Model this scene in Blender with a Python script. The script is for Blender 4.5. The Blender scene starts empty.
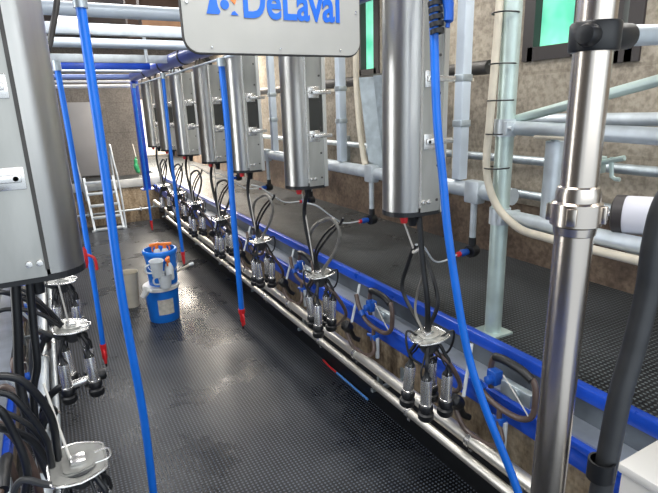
import bpy, bmesh, math, random
from mathutils import Vector, Matrix
random.seed(7)
PI = math.pi
scn = bpy.context.scene
COL = scn.collection
ORD = ['nearest', 'second', 'third', 'fourth', 'fifth', 'sixth', 'seventh', 'eighth', 'ninth']

# ---------------------------------------------------------------- materials
def nt(name):
    m = bpy.data.materials.new(name); m.use_nodes = True
    n = m.node_tree.nodes; l = m.node_tree.links
    b = n['Principled BSDF']
    return m, n, l, b

def mat(name, col, rough=.5, metal=0., noise=0., nscale=8., col2=None, bump=0., bscale=60., stretch=None, spec=None, rvar=0.):
    m, n, l, b = nt(name)
    b.inputs['Base Color'].default_value = (*col, 1)
    b.inputs['Roughness'].default_value = rough
    b.inputs['Metallic'].default_value = metal
    if spec is not None: b.inputs['Specular IOR Level'].default_value = spec
    tc = n.new('ShaderNodeTexCoord'); mp = n.new('ShaderNodeMapping')
    l.new(tc.outputs['Object'], mp.inputs['Vector'])
    if stretch: mp.inputs['Scale'].default_value = stretch
    if noise > 0 or col2:
        t = n.new('ShaderNodeTexNoise'); t.inputs['Scale'].default_value = nscale; t.inputs['Detail'].default_value = 6
        l.new(mp.outputs[0], t.inputs['Vector'])
        r = n.new('ShaderNodeValToRGB')
        r.color_ramp.elements[0].position = .5 - .18; r.color_ramp.elements[1].position = .5 + .18
        c2 = col2 or tuple(max(0, c * (1 - noise)) for c in col)
        r.color_ramp.elements[0].color = (*c2, 1); r.color_ramp.elements[1].color = (*col, 1)
        l.new(t.outputs['Fac'], r.inputs['Fac']); l.new(r.outputs['Color'], b.inputs['Base Color'])
        if rvar:
            mr = n.new('ShaderNodeMapRange'); mr.inputs['To Min'].default_value = max(.03, rough - rvar); mr.inputs['To Max'].default_value = rough + rvar
            l.new(t.outputs['Fac'], mr.inputs['Value']); l.new(mr.outputs[0], b.inputs['Roughness'])
    if bump > 0:
        t2 = n.new('ShaderNodeTexNoise'); t2.inputs['Scale'].default_value = bscale; t2.inputs['Detail'].default_value = 4
        l.new(mp.outputs[0], t2.inputs['Vector'])
        bp = n.new('ShaderNodeBump'); bp.inputs['Strength'].default_value = bump; bp.inputs['Distance'].default_value = .01
        l.new(t2.outputs['Fac'], bp.inputs['Height']); l.new(bp.outputs[0], b.inputs['Normal'])
    return m

STEEL = mat('brushed_stainless', (.80, .79, .76), .30, 1, noise=.10, nscale=2.0, stretch=(14, 14, .25))
STEEL_FLAT = mat('dull_stainless_panel', (.50, .50, .47), .42, .75, noise=.35, nscale=1.6, stretch=(5, 5, 1.2))
STEEL_SHELL = mat('polished_shell', (.74, .73, .71), .25, .85, noise=.06, nscale=6)
STEEL_PIPE = mat('stainless_pipe', (.66, .59, .52), .26, 1, noise=.08, nscale=3)
PIT_PIPE = mat('pit_pipe_steel', (.80, .77, .70), .38, .85, noise=.15, nscale=5)
GALV = mat('galvanised', (.53, .60, .64), .42, .75, noise=.3, nscale=14, rvar=.1)
GALV_PALE = mat('galvanised_pale', (.62, .68, .72), .45, .45, noise=.22, nscale=10)
GREEN_POST = mat('pale_green_galvanised', (.58, .70, .66), .42, .5, noise=.25, nscale=6)
WHITE_PIPE = mat('white_painted_pipe', (.62, .70, .78), .4, .1, noise=.15, nscale=6)
BLUE = mat('blue_paint', (.012, .085, .60), .3, 0, noise=.3, nscale=5, rvar=.08)
BLUE_TUBE = mat('blue_overhead_paint', (.05, .09, .42), .28, .15, noise=.3, nscale=4)
HOSE_BLUE = mat('blue_pvc_hose', (.008, .16, .72), .3, 0, noise=.12, nscale=9)
BUCKET_BLUE = mat('blue_plastic', (.01, .19, .75), .35, 0, noise=.12, nscale=10)
RUBBER = mat('black_rubber', (.012, .013, .015), .42, 0, noise=.3, nscale=20)
RUBBER_GREY = mat('grey_black_hose', (.05, .052, .055), .45, 0, noise=.3, nscale=14)
HOSE_CLEAR = mat('cloudy_clear_hose', (.23, .22, .20), .3, 0, noise=.45, nscale=14)
HOSE_BROWN = mat('brown_milk_hose', (.13, .09, .075), .35, 0, noise=.4, nscale=16)
CREAM = mat('cream_hose', (.66, .60, .48), .45, 0, noise=.18, nscale=9)
RED = mat('red_plastic', (.62, .02, .025), .4)
WHITE = mat('white_plastic', (.80, .80, .78), .4, 0, noise=.08)
OFFWHITE = mat('cloudy_plastic', (.66, .70, .72), .35, 0, noise=.15, nscale=14)
BEIGE = mat('beige_plastic', (.58, .53, .42), .5, 0, noise=.2)
ORANGE = mat('orange_plastic', (.85, .20, .02), .4)
VALVE_BLUE = mat('blue_valve_plastic', (.01, .09, .45), .35)
DARKMETAL = mat('dark_weathered_metal', (.09, .085, .08), .5, .4, noise=.4, nscale=8)
CORD = mat('white_cord', (.62, .60, .56), .7)
GREENP = mat('green_plastic', (.03, .3, .12), .5)
WOOD = mat('plywood_orange', (.62, .33, .17), .6, 0, noise=.35, nscale=6, stretch=(1, 6, 1))
TIMBER = mat('dark_timber', (.13, .075, .05), .7, 0, noise=.4, nscale=6)
CEILM = mat('ceiling_panels', (.20, .17, .16), .75, 0, noise=.4, nscale=2.5)
FRAME = mat('window_frame_dark', (.035, .03, .03), .5)
TRAY = mat('pale_steel_tray', (.50, .55, .62), .3, .6, noise=.35, nscale=5)
SHEET = mat('grey_splash_sheet', (.15, .17, .19), .32, .5, noise=.45, nscale=4)

def concrete(name, base, dark, stain, sscale=1.4, vertical=False, blocks=False):
    m, n, l, b = nt(name)
    tc = n.new('ShaderNodeTexCoord'); mp = n.new('ShaderNodeMapping'); l.new(tc.outputs['Object'], mp.inputs['Vector'])
    if vertical: mp.inputs['Scale'].default_value = (3, 3, .8)
    t = n.new('ShaderNodeTexNoise'); t.inputs['Scale'].default_value = sscale; t.inputs['Detail'].default_value = 10; t.inputs['Roughness'].default_value = .7
    l.new(mp.outputs[0], t.inputs['Vector'])
    r = n.new('ShaderNodeValToRGB'); e = r.color_ramp.elements
    e[0].position = .33; e[0].color = (*dark, 1); e[1].position = .64; e[1].color = (*base, 1)
    x = e.new(.48); x.color = (*stain, 1)
    l.new(t.outputs['Fac'], r.inputs['Fac'])
    t2 = n.new('ShaderNodeTexNoise'); t2.inputs['Scale'].default_value = 30; t2.inputs['Detail'].default_value = 8
    l.new(tc.outputs['Object'], t2.inputs['Vector'])
    mx = n.new('ShaderNodeMix'); mx.data_type = 'RGBA'; mx.blend_type = 'MULTIPLY'; mx.inputs['Factor'].default_value = .55
    r2 = n.new('ShaderNodeValToRGB'); r2.color_ramp.elements[0].position = .35; r2.color_ramp.elements[0].color = (.35, .33, .3, 1); r2.color_ramp.elements[1].position = .6
    l.new(t2.outputs['Fac'], r2.inputs['Fac'])
    l.new(r.outputs['Color'], mx.inputs['A']); l.new(r2.outputs['Color'], mx.inputs['B'])
    out = mx.outputs['Result']
    if blocks:
        # mortar joints : tall panels in the wall
        br = n.new('ShaderNodeTexBrick'); br.offset = .5
        br.inputs['Scale'].default_value = 1; br.inputs['Mortar Size'].default_value = .012; br.inputs['Brick Width'].default_value = 1.2; br.inputs['Row Height'].default_value = .6
        br.inputs['Color1'].default_value = (1, 1, 1, 1); br.inputs['Color2'].default_value = (.82, .82, .82, 1); br.inputs['Mortar'].default_value = (.45, .43, .4, 1)
        mp2 = n.new('ShaderNodeMapping'); mp2.inputs['Rotation'].default_value = (PI / 2, 0, 0) if blocks == 'y' else (0, PI / 2, 0)
        sx = n.new('ShaderNodeSeparateXYZ'); cx = n.new('ShaderNodeCombineXYZ')
        l.new(tc.outputs['Object'], sx.inputs[0])
        l.new(sx.outputs['X' if blocks == 'y' else 'Y'], cx.inputs['X']); l.new(sx.outputs['Z'], cx.inputs['Y'])
        l.new(cx.outputs[0], br.inputs['Vector'])
        m3 = n.new('ShaderNodeMix'); m3.data_type = 'RGBA'; m3.blend_type = 'MULTIPLY'; m3.inputs['Factor'].default_value = .35
        l.new(out, m3.inputs['A']); l.new(br.outputs['Color'], m3.inputs['B']); out = m3.outputs['Result']
    l.new(out, b.inputs['Base Color'])
    b.inputs['Roughness'].default_value = .85
    bp = n.new('ShaderNodeBump'); bp.inputs['Strength'].default_value = .35; bp.inputs['Distance'].default_value = .01
    l.new(t2.outputs['Fac'], bp.inputs['Height']); l.new(bp.outputs[0], b.inputs['Normal'])
    return m
WALLM = concrete('block_wall', (.43, .385, .31), (.19, .165, .13), (.33, .29, .235), 1.1, blocks='x')
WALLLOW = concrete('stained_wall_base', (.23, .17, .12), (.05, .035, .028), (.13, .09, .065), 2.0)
PITWALL = concrete('stained_pit_wall', (.46, .38, .27), (.09, .055, .03), (.30, .23, .15), 2.2, vertical=True)
FARWALL = concrete('far_wall_render', (.17, .155, .14), (.075, .07, .065), (.125, .115, .105), .9, blocks='y')
PALECON = mat('pale_painted_concrete', (.48, .50, .50), .7, 0, noise=.35, nscale=5)
GREYPANEL = mat('grey_wall_panel', (.23, .23, .235), .5, 0, noise=.15, nscale=2)

def mat_rubber(name, pitch, c_hi, wet):
    """black studded rubber matting; small raised studs plus wet, worn patches"""
    m, n, l, b = nt(name)
    tc = n.new('ShaderNodeTexCoord'); s = n.new('ShaderNodeSeparateXYZ'); l.new(tc.outputs['Object'], s.inputs[0])
    def wave(sock_a, sock_b, sgn):
        a = n.new('ShaderNodeMath'); a.operation = 'ADD' if sgn > 0 else 'SUBTRACT'
        l.new(sock_a, a.inputs[0]); l.new(sock_b, a.inputs[1])
        k = n.new('ShaderNodeMath'); k.operation = 'MULTIPLY'; k.inputs[1].default_value = PI / pitch; l.new(a.outputs[0], k.inputs[0])
        q = n.new('ShaderNodeMath'); q.operation = 'SINE'; l.new(k.outputs[0], q.inputs[0]); return q.outputs[0]
    p = n.new('ShaderNodeMath'); p.operation = 'MULTIPLY'
    l.new(wave(s.outputs['X'], s.outputs['Y'], 1), p.inputs[0]); l.new(wave(s.outputs['X'], s.outputs['Y'], -1), p.inputs[1])
    st = n.new('ShaderNodeMapRange'); st.interpolation_type = 'SMOOTHSTEP'
    st.inputs['From Min'].default_value = .1; st.inputs['From Max'].default_value = .75
    l.new(p.outputs[0], st.inputs['Value'])
    big = n.new('ShaderNodeTexNoise'); big.inputs['Scale'].default_value = 1.3; big.inputs['Detail'].default_value = 8; big.inputs['Roughness'].default_value = .62
    l.new(tc.outputs['Object'], big.inputs['Vector'])
    rr = n.new('ShaderNodeMapRange'); rr.inputs['From Min'].default_value = .35; rr.inputs['From Max'].default_value = .65
    rr.inputs['To Min'].default_value = wet[0]; rr.inputs['To Max'].default_value = wet[1]
    l.new(big.outputs['Fac'], rr.inputs['Value']); l.new(rr.outputs[0], b.inputs['Roughness'])
    cr = n.new('ShaderNodeValToRGB'); cr.color_ramp.elements[0].color = (.006, .007, .009, 1); cr.color_ramp.elements[1].color = (*c_hi, 1)
    l.new(st.outputs[0], cr.inputs['Fac']); b.inputs['Specular IOR Level'].default_value = .34
    dirt = n.new('ShaderNodeValToRGB'); dirt.color_ramp.elements[0].position = .42; dirt.color_ramp.elements[1].position = .72
    dirt.color_ramp.elements[0].color = (0, 0, 0, 1); dirt.color_ramp.elements[1].color = (.03, .031, .034, 1)
    l.new(big.outputs['Fac'], dirt.inputs['Fac'])
    ad = n.new('ShaderNodeMix'); ad.data_type = 'RGBA'; ad.blend_type = 'ADD'; ad.inputs['Factor'].default_value = 1
    l.new(cr.outputs['Color'], ad.inputs['A']); l.new(dirt.outputs['Color'], ad.inputs['B']); l.new(ad.outputs['Result'], b.inputs['Base Color'])
    bp = n.new('ShaderNodeBump'); bp.inputs['Strength'].default_value = .9; bp.inputs['Distance'].default_value = .006
    l.new(st.outputs[0], bp.inputs['Height']); l.new(bp.outputs[0], b.inputs['Normal'])
    return m
PITMAT = mat_rubber('studded_pit_matting', .024, (.11, .13, .16), (.2, .42))
COWMAT = mat_rubber('studded_platform_matting', .026, (.10, .12, .125), (.25, .5))

def glow(name, c1, c2, strength, scale=1.2):
    m, n, l, b = nt(name)
    tc = n.new('ShaderNodeTexCoord'); t = n.new('ShaderNodeTexNoise'); t.inputs['Scale'].default_value = scale; t.inputs['Detail'].default_value = 3
    l.new(tc.outputs['Object'], t.inputs['Vector'])
    r = n.new('ShaderNodeValToRGB'); r.color_ramp.elements[0].position = .38; r.color_ramp.elements[1].position = .62
    r.color_ramp.elements[0].color = (*c1, 1); r.color_ramp.elements[1].color = (*c2, 1)
    l.new(t.outputs['Fac'], r.inputs['Fac'])
    l.new(r.outputs['Color'], b.inputs['Base Color']); l.new(r.outputs['Color'], b.inputs['Emission Color'])
    b.inputs['Emission Strength'].default_value = strength; b.inputs['Roughness'].default_value = .25
    return m
GREENGLASS = glow('lit_green_pane', (.10, .55, .36), (.30, .85, .60), .9, 2.2)
WHITEGLASS = glow('bright_daylight_pane', (.85, .95, .9), (1, 1, 1), 2.5)
CREAMLIT = glow('sunlit_cream_pane', (.80, .68, .45), (.95, .88, .68), .75)
SKYLIGHT = glow('skylight_panel', (1, 1, 1), (.95, .97, 1), 3.2)
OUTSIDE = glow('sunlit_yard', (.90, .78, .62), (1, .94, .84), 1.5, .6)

# ---------------------------------------------------------------- geometry helpers
def link(name, bm, m, parent=None, smooth=True):
    bmesh.ops.recalc_face_normals(bm, faces=bm.faces)
    me = bpy.data.meshes.new(name); bm.to_mesh(me); bm.free()
    if smooth:
        for p in me.polygons: p.use_smooth = True
        try: me.set_sharp_from_angle(angle=math.radians(38))
        except Exception: pass
    me.materials.append(m)
    o = bpy.data.objects.new(name, me); COL.objects.link(o)
    if parent: o.parent = parent
    return o
def tag(o, label, cat, group=None):
    o['label'] = label; o['category'] = cat
    if group: o['group'] = group
    return o
def thing(name, label, cat, loc=(0, 0, 0), rot=(0, 0, 0), group=None):
    o = bpy.data.objects.new(name, None); COL.objects.link(o)
    o.empty_display_size = .1; o.location = loc; o.rotation_euler = rot
    return tag(o, label, cat, group)
def struct(o):
    o['kind'] = 'structure'; return o
def bx(bm, x0, x1, y0, y1, z0, z1, bev=0, M=None):
    r = bmesh.ops.create_cube(bm, size=1)
    vs = r['verts']
    bmesh.ops.scale(bm, vec=(x1 - x0, y1 - y0, z1 - z0), verts=vs)
    bmesh.ops.translate(bm, vec=((x0 + x1) / 2, (y0 + y1) / 2, (z0 + z1) / 2), verts=vs)
    if bev:
        es = list({e for v in vs for e in v.link_edges})
        rr = bmesh.ops.bevel(bm, geom=es, offset=bev, segments=2, affect='EDGES', profile=.5)
        vs = list({v for f in rr['faces'] for v in f.verts} | {v for v in vs if v.is_valid})
    if M is not None: bmesh.ops.transform(bm, matrix=M, verts=[v for v in vs if v.is_valid])
    return bm
def box(*a, **k):
    bm = bmesh.new(); return bx(bm, *a, **k)
def spline(pts, sub=8):
    P = [Vector(p) for p in pts]
    if len(P) < 3 or sub <= 1: return P
    out = []
    for i in range(len(P) - 1):
        p0 = P[i - 1] if i else P[0] * 2 - P[1]; p1 = P[i]; p2 = P[i + 1]
        p3 = P[i + 2] if i + 2 < len(P) else P[-1] * 2 - P[-2]
        for s in range(sub):
            t = s / sub
            out.append(.5 * ((2 * p1) + (-p0 + p2) * t + (2 * p0 - 5 * p1 + 4 * p2 - p3) * t * t + (-p0 + 3 * p1 - 3 * p2 + p3) * t ** 3))
    out.append(P[-1]); return out
def tube(bm, pts, r, seg=10, sub=8, closed=False):
    """sweep a round section along a smooth path; r may be a number or a list of radii, one per point"""
    P = spline(pts, sub)
    if closed: P = spline(list(pts) + [pts[0]], sub)[:-1]
    N = len(P); rad = [r] * N if not isinstance(r, (list, tuple)) else [r[min(len(r) - 1, round(i * (len(r) - 1) / (N - 1)))] for i in range(N)]
    nrm = None; rings = []
    for i, p in enumerate(P):
        if closed: d = (P[(i + 1) % N] - P[i - 1])
        else: d = (P[min(i + 1, N - 1)] - P[max(i - 1, 0)])
        d.normalize()
        if nrm is None:
            nrm = d.cross(Vector((0, 0, 1)))
            if nrm.length < .1: nrm = d.cross(Vector((0, 1, 0)))
        nrm = (nrm - d * nrm.dot(d)).normalized(); bn = d.cross(nrm)
        rings.append([bm.verts.new(p + (nrm * math.cos(2 * PI * k / seg) + bn * math.sin(2 * PI * k / seg)) * rad[i]) for k in range(seg)])
    for i in range(N if closed else N - 1):
        a, b = rings[i], rings[(i + 1) % N]
        for k in range(seg): bm.faces.new((a[k], a[(k + 1) % seg], b[(k + 1) % seg], b[k]))
    if not closed:
        bm.faces.new(list(reversed(rings[0]))); bm.faces.new(rings[-1])
    return bm
def T(pts, r, seg=10, sub=8, closed=False):
    return tube(bmesh.new(), pts, r, seg, sub, closed)
def lathe(bm, prof, seg=24, M=None, cx=0, cy=0):
    """revolve (radius, z) pairs about Z; zero radius ends close the form"""
    rings = []
    for r, z in prof:
        if r < 1e-6: rings.append([bm.verts.new((cx, cy, z))])
        else: rings.append([bm.verts.new((cx + r * math.cos(2 * PI * k / seg), cy + r * math.sin(2 * PI * k / seg), z)) for k in range(seg)])
    for a, b in zip(rings, rings[1:]):
        for k in range(seg):
            k2 = (k + 1) % seg
            if len(a) == 1 and len(b) == 1: continue
            if len(a) == 1: bm.faces.new((a[0], b[k2], b[k]))
            elif len(b) == 1: bm.faces.new((a[k], a[k2], b[0]))
            else: bm.faces.new((a[k], a[k2], b[k2], b[k]))
    if M is not None: bmesh.ops.transform(bm, matrix=M, verts=[v for r_ in rings for v in r_])
    return bm
def L(prof, seg=24, M=None):
    return lathe(bmesh.new(), prof, seg, M)
def prism(bm, pts2, z0, z1, bev=0, M=None):
    lo = [bm.verts.new((x, y, z0)) for x, y in pts2]; hi = [bm.verts.new((x, y, z1)) for x, y in pts2]
    n = len(pts2)
    bm.faces.new(list(reversed(lo))); top = bm.faces.new(hi)
    for i in range(n): bm.faces.new((lo[i], lo[(i + 1) % n], hi[(i + 1) % n], hi[i]))
    vs = lo + hi
    if bev:
        r = bmesh.ops.bevel(bm, geom=list(top.edges), offset=bev, segments=2, affect='EDGES')
        vs = [v for v in vs if v.is_valid] + [v for f in r['faces'] for v in f.verts]
    if M is not None: bmesh.ops.transform(bm, matrix=M, verts=list(set(vs)))
    return bm
def rounded(w, h, r, n=6):
    out = []
    for cx, cy, a0 in ((w / 2 - r, h / 2 - r, 0), (-w / 2 + r, h / 2 - r, PI / 2), (-w / 2 + r, -h / 2 + r, PI), (w / 2 - r, -h / 2 + r, 1.5 * PI)):
        for i in range(n + 1):
            a = a0 + PI / 2 * i / n; out.append((cx + r * math.cos(a), cy + r * math.sin(a)))
    return out
def instance(src, name, parent, mtx=None):
    o = src.copy(); COL.objects.link(o); o.name = name; o.parent = parent
    if mtx is not None: o.matrix_local = mtx
    return o
RX90 = Matrix.Rotation(PI / 2, 4, 'X'); RY90 = Matrix.Rotation(PI / 2, 4, 'Y')
def along(p, d):
    """matrix taking +Z onto direction d at point p"""
    return Matrix.Translation(p) @ Vector((0, 0, 1)).rotation_difference(Vector(d)).to_matrix().to_4x4()

# ---------------------------------------------------------------- camera (about eye height above the pit edge)
cd = bpy.data.cameras.new('camera'); cam = bpy.data.objects.new('camera', cd); COL.objects.link(cam)
right = Vector((.87389, -.48516, -.03042)); up = Vector((.15608, .22076, .96276)); back = Vector((-.46038, -.84610, .26864))
m3 = Matrix((right, up, back)).transposed()
cam.matrix_world = Matrix.Translation((0, 0, 2.2)) @ m3.to_4x4()
cd.sensor_fit = 'HORIZONTAL'; cd.sensor_width = 36; cd.lens = 504 / 658 * 36; cd.clip_start = .02; cd.clip_end = 200
scn.camera = cam

# ================================================================ THE SETTING
Y0, Y1 = -1.2, 10.97
LW, RW = -.42, 1.9            # pit walls
PZ = .87                      # platform height
XL, XR = -2.3, 3.45
struct(link('floor', box(LW - .06, RW + .06, Y0, Y1 + .05, -.1, 0), PITMAT, smooth=False))
bm = box(RW + .14, XR + .05, Y0, 17, PZ - .12, PZ)
struct(link('floor_platform_right', bm, COWMAT, smooth=False))
struct(link('floor_platform_left', box(XL, LW - .14, Y0, 12, PZ - .12, PZ), COWMAT, smooth=False))
struct(link('floor_platform_far', box(LW - .14, RW + .14, Y1, 11.6, PZ - .08, PZ + .03), COWMAT, smooth=False))
struct(link('wall_pit_right', box(RW, RW + .14, Y0, Y1, 0, .74), PITWALL, smooth=False))
struct(link('wall_pit_left', box(LW - .14, LW, Y0, Y1, 0, .74), PITWALL, smooth=False))
struct(link('wall_pit_far', box(LW - .14, RW + .14, Y1, Y1 + .1, 0, .72), PITWALL, smooth=False))
struct(link('trim_pit_far', box(LW - .14, RW + .14, Y1 - .03, Y1 + .1, .72, PZ + .02, bev=.01), PALECON))
struct(link('shade_band_right', box(RW - .012, RW, Y0, Y1, 0, .32), RUBBER, smooth=False))  # black strip painting in the shade under and between the pipes
struct(link('shade_band_left', box(LW, LW + .012, Y0, Y1, 0, .32), RUBBER, smooth=False))  # same painted shade strip, mirrored onto the left wall
# right hand wall with window openings
WT = .2
wins = [(2.50, 2.94, 2.54, 3.4), (5.05, 5.42, 2.55, 3.4), (6.46, 6.88, 2.42, 3.1)]
strip = (2.10, 2.24, 2.47, 3.4)
holes = sorted([strip] + wins)
bm = bmesh.new(); y = Y0
for a, b_, z0, z1 in holes:
    bx(bm, XR, XR + WT, y, a, 1.35, 3.7); bx(bm, XR, XR + WT, a, b_, 1.35, z0); bx(bm, XR, XR + WT, a, b_, z1, 3.7); y = b_
bx(bm, XR, XR + WT, y, 17, 1.35, 3.7)
struct(link('wall_right', bm, WALLM, smooth=False))
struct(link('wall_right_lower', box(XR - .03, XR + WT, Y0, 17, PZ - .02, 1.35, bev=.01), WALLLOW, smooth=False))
def window(n, y0, y1, z0, z1, glass, mullion=True):
    f = bmesh.new(); t = .05
    x0, x1 = XR - .02, XR + .07
    bx(f, x0, x1, y0 - t, y0 + t, z0 - t, z1 + t); bx(f, x0, x1, y1 - t, y1 + t, z0 - t, z1 + t)
    bx(f, x0, x1, y0, y1, z0 - t, z0 + t); bx(f, x0, x1, y0, y1, z1 - t, z1 + t)
    fr = struct(link('window_%d' % n, f, FRAME, smooth=False))
    p = link('pane', box(XR + .06, XR + .075, y0, y1, z0, z1), glass, fr, smooth=False)
window(1, 2.50, 2.94, 2.54, 3.4, GREENGLASS)
window(2, 5.05, 5.42, 2.55, 3.4, GREENGLASS)
window(3, 6.46, 6.88, 2.42, 3.1, CREAMLIT)
window(4, 2.10, 2.24, 2.47, 3.4, WHITEGLASS)
# far wall, with the cow exit on the right
bm = bmesh.new()
bx(bm, XL, 1.78, 11.6, 11.8, 0, 3.7); bx(bm, 1.78, XR, 11.6, 11.8, 2.45, 3.7)
struct(link('wall_far', bm, FARWALL, smooth=False))
struct(link('wall_left', box(XL - .2, XL, Y0, 12, 0, 3.7), FARWALL, smooth=False))
tag(link('wall_panel', box(.45, 1.02, 11.56, 11.6, .95, 2.42, bev=.01), GREYPANEL), 'grey smooth panel fixed on the far wall behind the steps', 'panel')
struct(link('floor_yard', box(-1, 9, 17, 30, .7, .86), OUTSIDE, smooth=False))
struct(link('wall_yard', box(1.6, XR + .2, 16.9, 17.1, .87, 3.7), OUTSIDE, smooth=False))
# ceiling with joists, plywood and a skylight
struct(link('ceiling', box(XL, XR + .2, Y0, 17, 3.7, 3.8), CEILM, smooth=False))
sk = tag(link('skylight', box(.36, .68, 7.5, 8.9, 3.45, 3.5, bev=.01), SKYLIGHT), 'bright white ceiling light panel at top left behind the pipes', 'light')
for hx, hy in ((.40, 7.6), (.64, 7.6), (.40, 8.8), (.64, 8.8)): link('hanger', T([(hx, hy, 3.49), (hx, hy, 3.71)], .008, 8, 1), DARKMETAL, sk)
tag(link('plywood_board', box(1.10, 2.3, 6.0, 6.04, 2.99, 3.19), WOOD), 'orange brown plywood board above the pale pipes left of sign', 'board')
tag(link('timber_beam', box(1.1, 3.0, 6.05, 6.2, 3.19, 3.7), TIMBER), 'dark reddish timber beam above the plywood board', 'beam')
tag(link('timber_joist', box(.95, 1.06, 5.98, 6.1, 2.95, 3.7), TIMBER), 'short upright timber joist left of the plywood board', 'beam')
# pit curbs
for s, xw, side in ((1, RW, 'right'), (-1, LW, 'left')):
    def q(a, b_): return (min(a, b_), max(a, b_))
    b1 = bmesh.new()
    bx(b1, *q(xw - s * .045, xw + s * .02), Y0, Y1, .60, .70, bev=.004); bx(b1, *q(xw - s * .06, xw + s * .02), Y0, Y1, .70, .735, bev=.006)
    struct(link('trim_%d' % (1 if s > 0 else 4), b1, BLUE))
    b2 = bmesh.new(); bx(b2, *q(xw - s * .03, xw + s * .13), Y0, Y1, .735, .745)
    struct(link('trim_%d' % (2 if s > 0 else 5), b2, TRAY))
    b3 = bmesh.new(); bx(b3, *q(xw + s * .10, xw + s * .13), Y0, Y1, .745, .86)
    struct(link('trim_%d' % (3 if s > 0 else 6), b3, SHEET))
    r_ = link('curb_rail', box(*q(xw + s * .095, xw + s * .145), Y0, Y1, .845, .915, bev=.008), BLUE)
    tag(r_, 'long bright blue curb rail along the %s edge of the pit' % side, 'rail')

# ================================================================ PIPES IN THE PIT
def long_pipe(name, label, x, z, r, y0, y1, m, clampstep=1.12, parts=True, cat='pipe', ph=.3):
    t = thing(name, label, cat, (x, y0, z))
    link('pipe_body', T([(0, 0, 0), (0, y1 - y0, 0)], r, 18, 1), m, t)
    link('end_cap', L([(0, -.012), (r * 1.12, -.012), (r * 1.12, .02), (0, .02)], 18, along((0, y1 - y0, 0), (0, 1, 0))), m, t)
    k = ph
    while parts and k < y1 - y0 - .2:
        c = bmesh.new(); lathe(c, [(r * .98, -.014), (r * 1.22, -.014), (r * 1.22, .014), (r * .98, .014)], 18, along((0, k, 0), (0, 1, 0)))
        bx(c, -.006, .006, k - .012, k + .012, -r - .03, -r * .9); link('pipe_clamp', c, STEEL_SHELL, t)
        k += clampstep
    return t
long_pipe('milk_pipe', 'upper thick stainless pipe running along the right pit wall', 1.70, .50, .036, -.9, 10.2, PIT_PIPE)
long_pipe('wash_pipe', 'lower thinner stainless pipe running along the right pit wall', 1.645, .43, .026, -.9, 8.8, PIT_PIPE, ph=.75)
long_pipe('milk_pipe', 'thick pale pipe along the left pit wall under the black hoses', -.26, .50, .038, -.9, 10.2, GALV_PALE)
long_pipe('wash_pipe', 'thin pale pipe beside the thick pipe on the left pit wall', -.20, .42, .02, -.9, 9.0, GALV_PALE, ph=.75)
for i in range(9):
    yb = 1.35 + 1.12 * i
    for s, xw, xp in ((1, RW, 1.70), (-1, LW, -.26)):
        b = bmesh.new()
        x0, x1 = sorted((xp - s * .07, xw))
        bx(b, x0, x1, yb - .012, yb + .012, .37, .392); bx(b, *sorted((xw, xw - s * .014)), yb - .03, yb + .03, .30, .46)
        bx(b, *sorted((xp - s * .02, xp + s * .01)), yb - .012, yb + .012, .385, .47)
        tag(link('pipe_bracket', b, GALV, smooth=False), '%s steel bracket holding the pipes on the %s pit wall' % (ORD[i], 'right' if s > 0 else 'left'), 'bracket',
            'pipe brackets on the %s pit wall' % ('right' if s > 0 else 'left'))
t = thing('wall_pipe', 'thin white pipe along the far pit wall behind the steps', 'pipe', (.62, 10.86, .27))
link('pipe_body', T([(-.9, 0, 0), (1.1, 0, .0)], .022, 12, 1), GALV_PALE, t)
for x in (-.1, .9): link('pipe_clamp', box(x - .015, x + .015, -.03, .11, -.03, .03), GALV_PALE, t)

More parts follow.
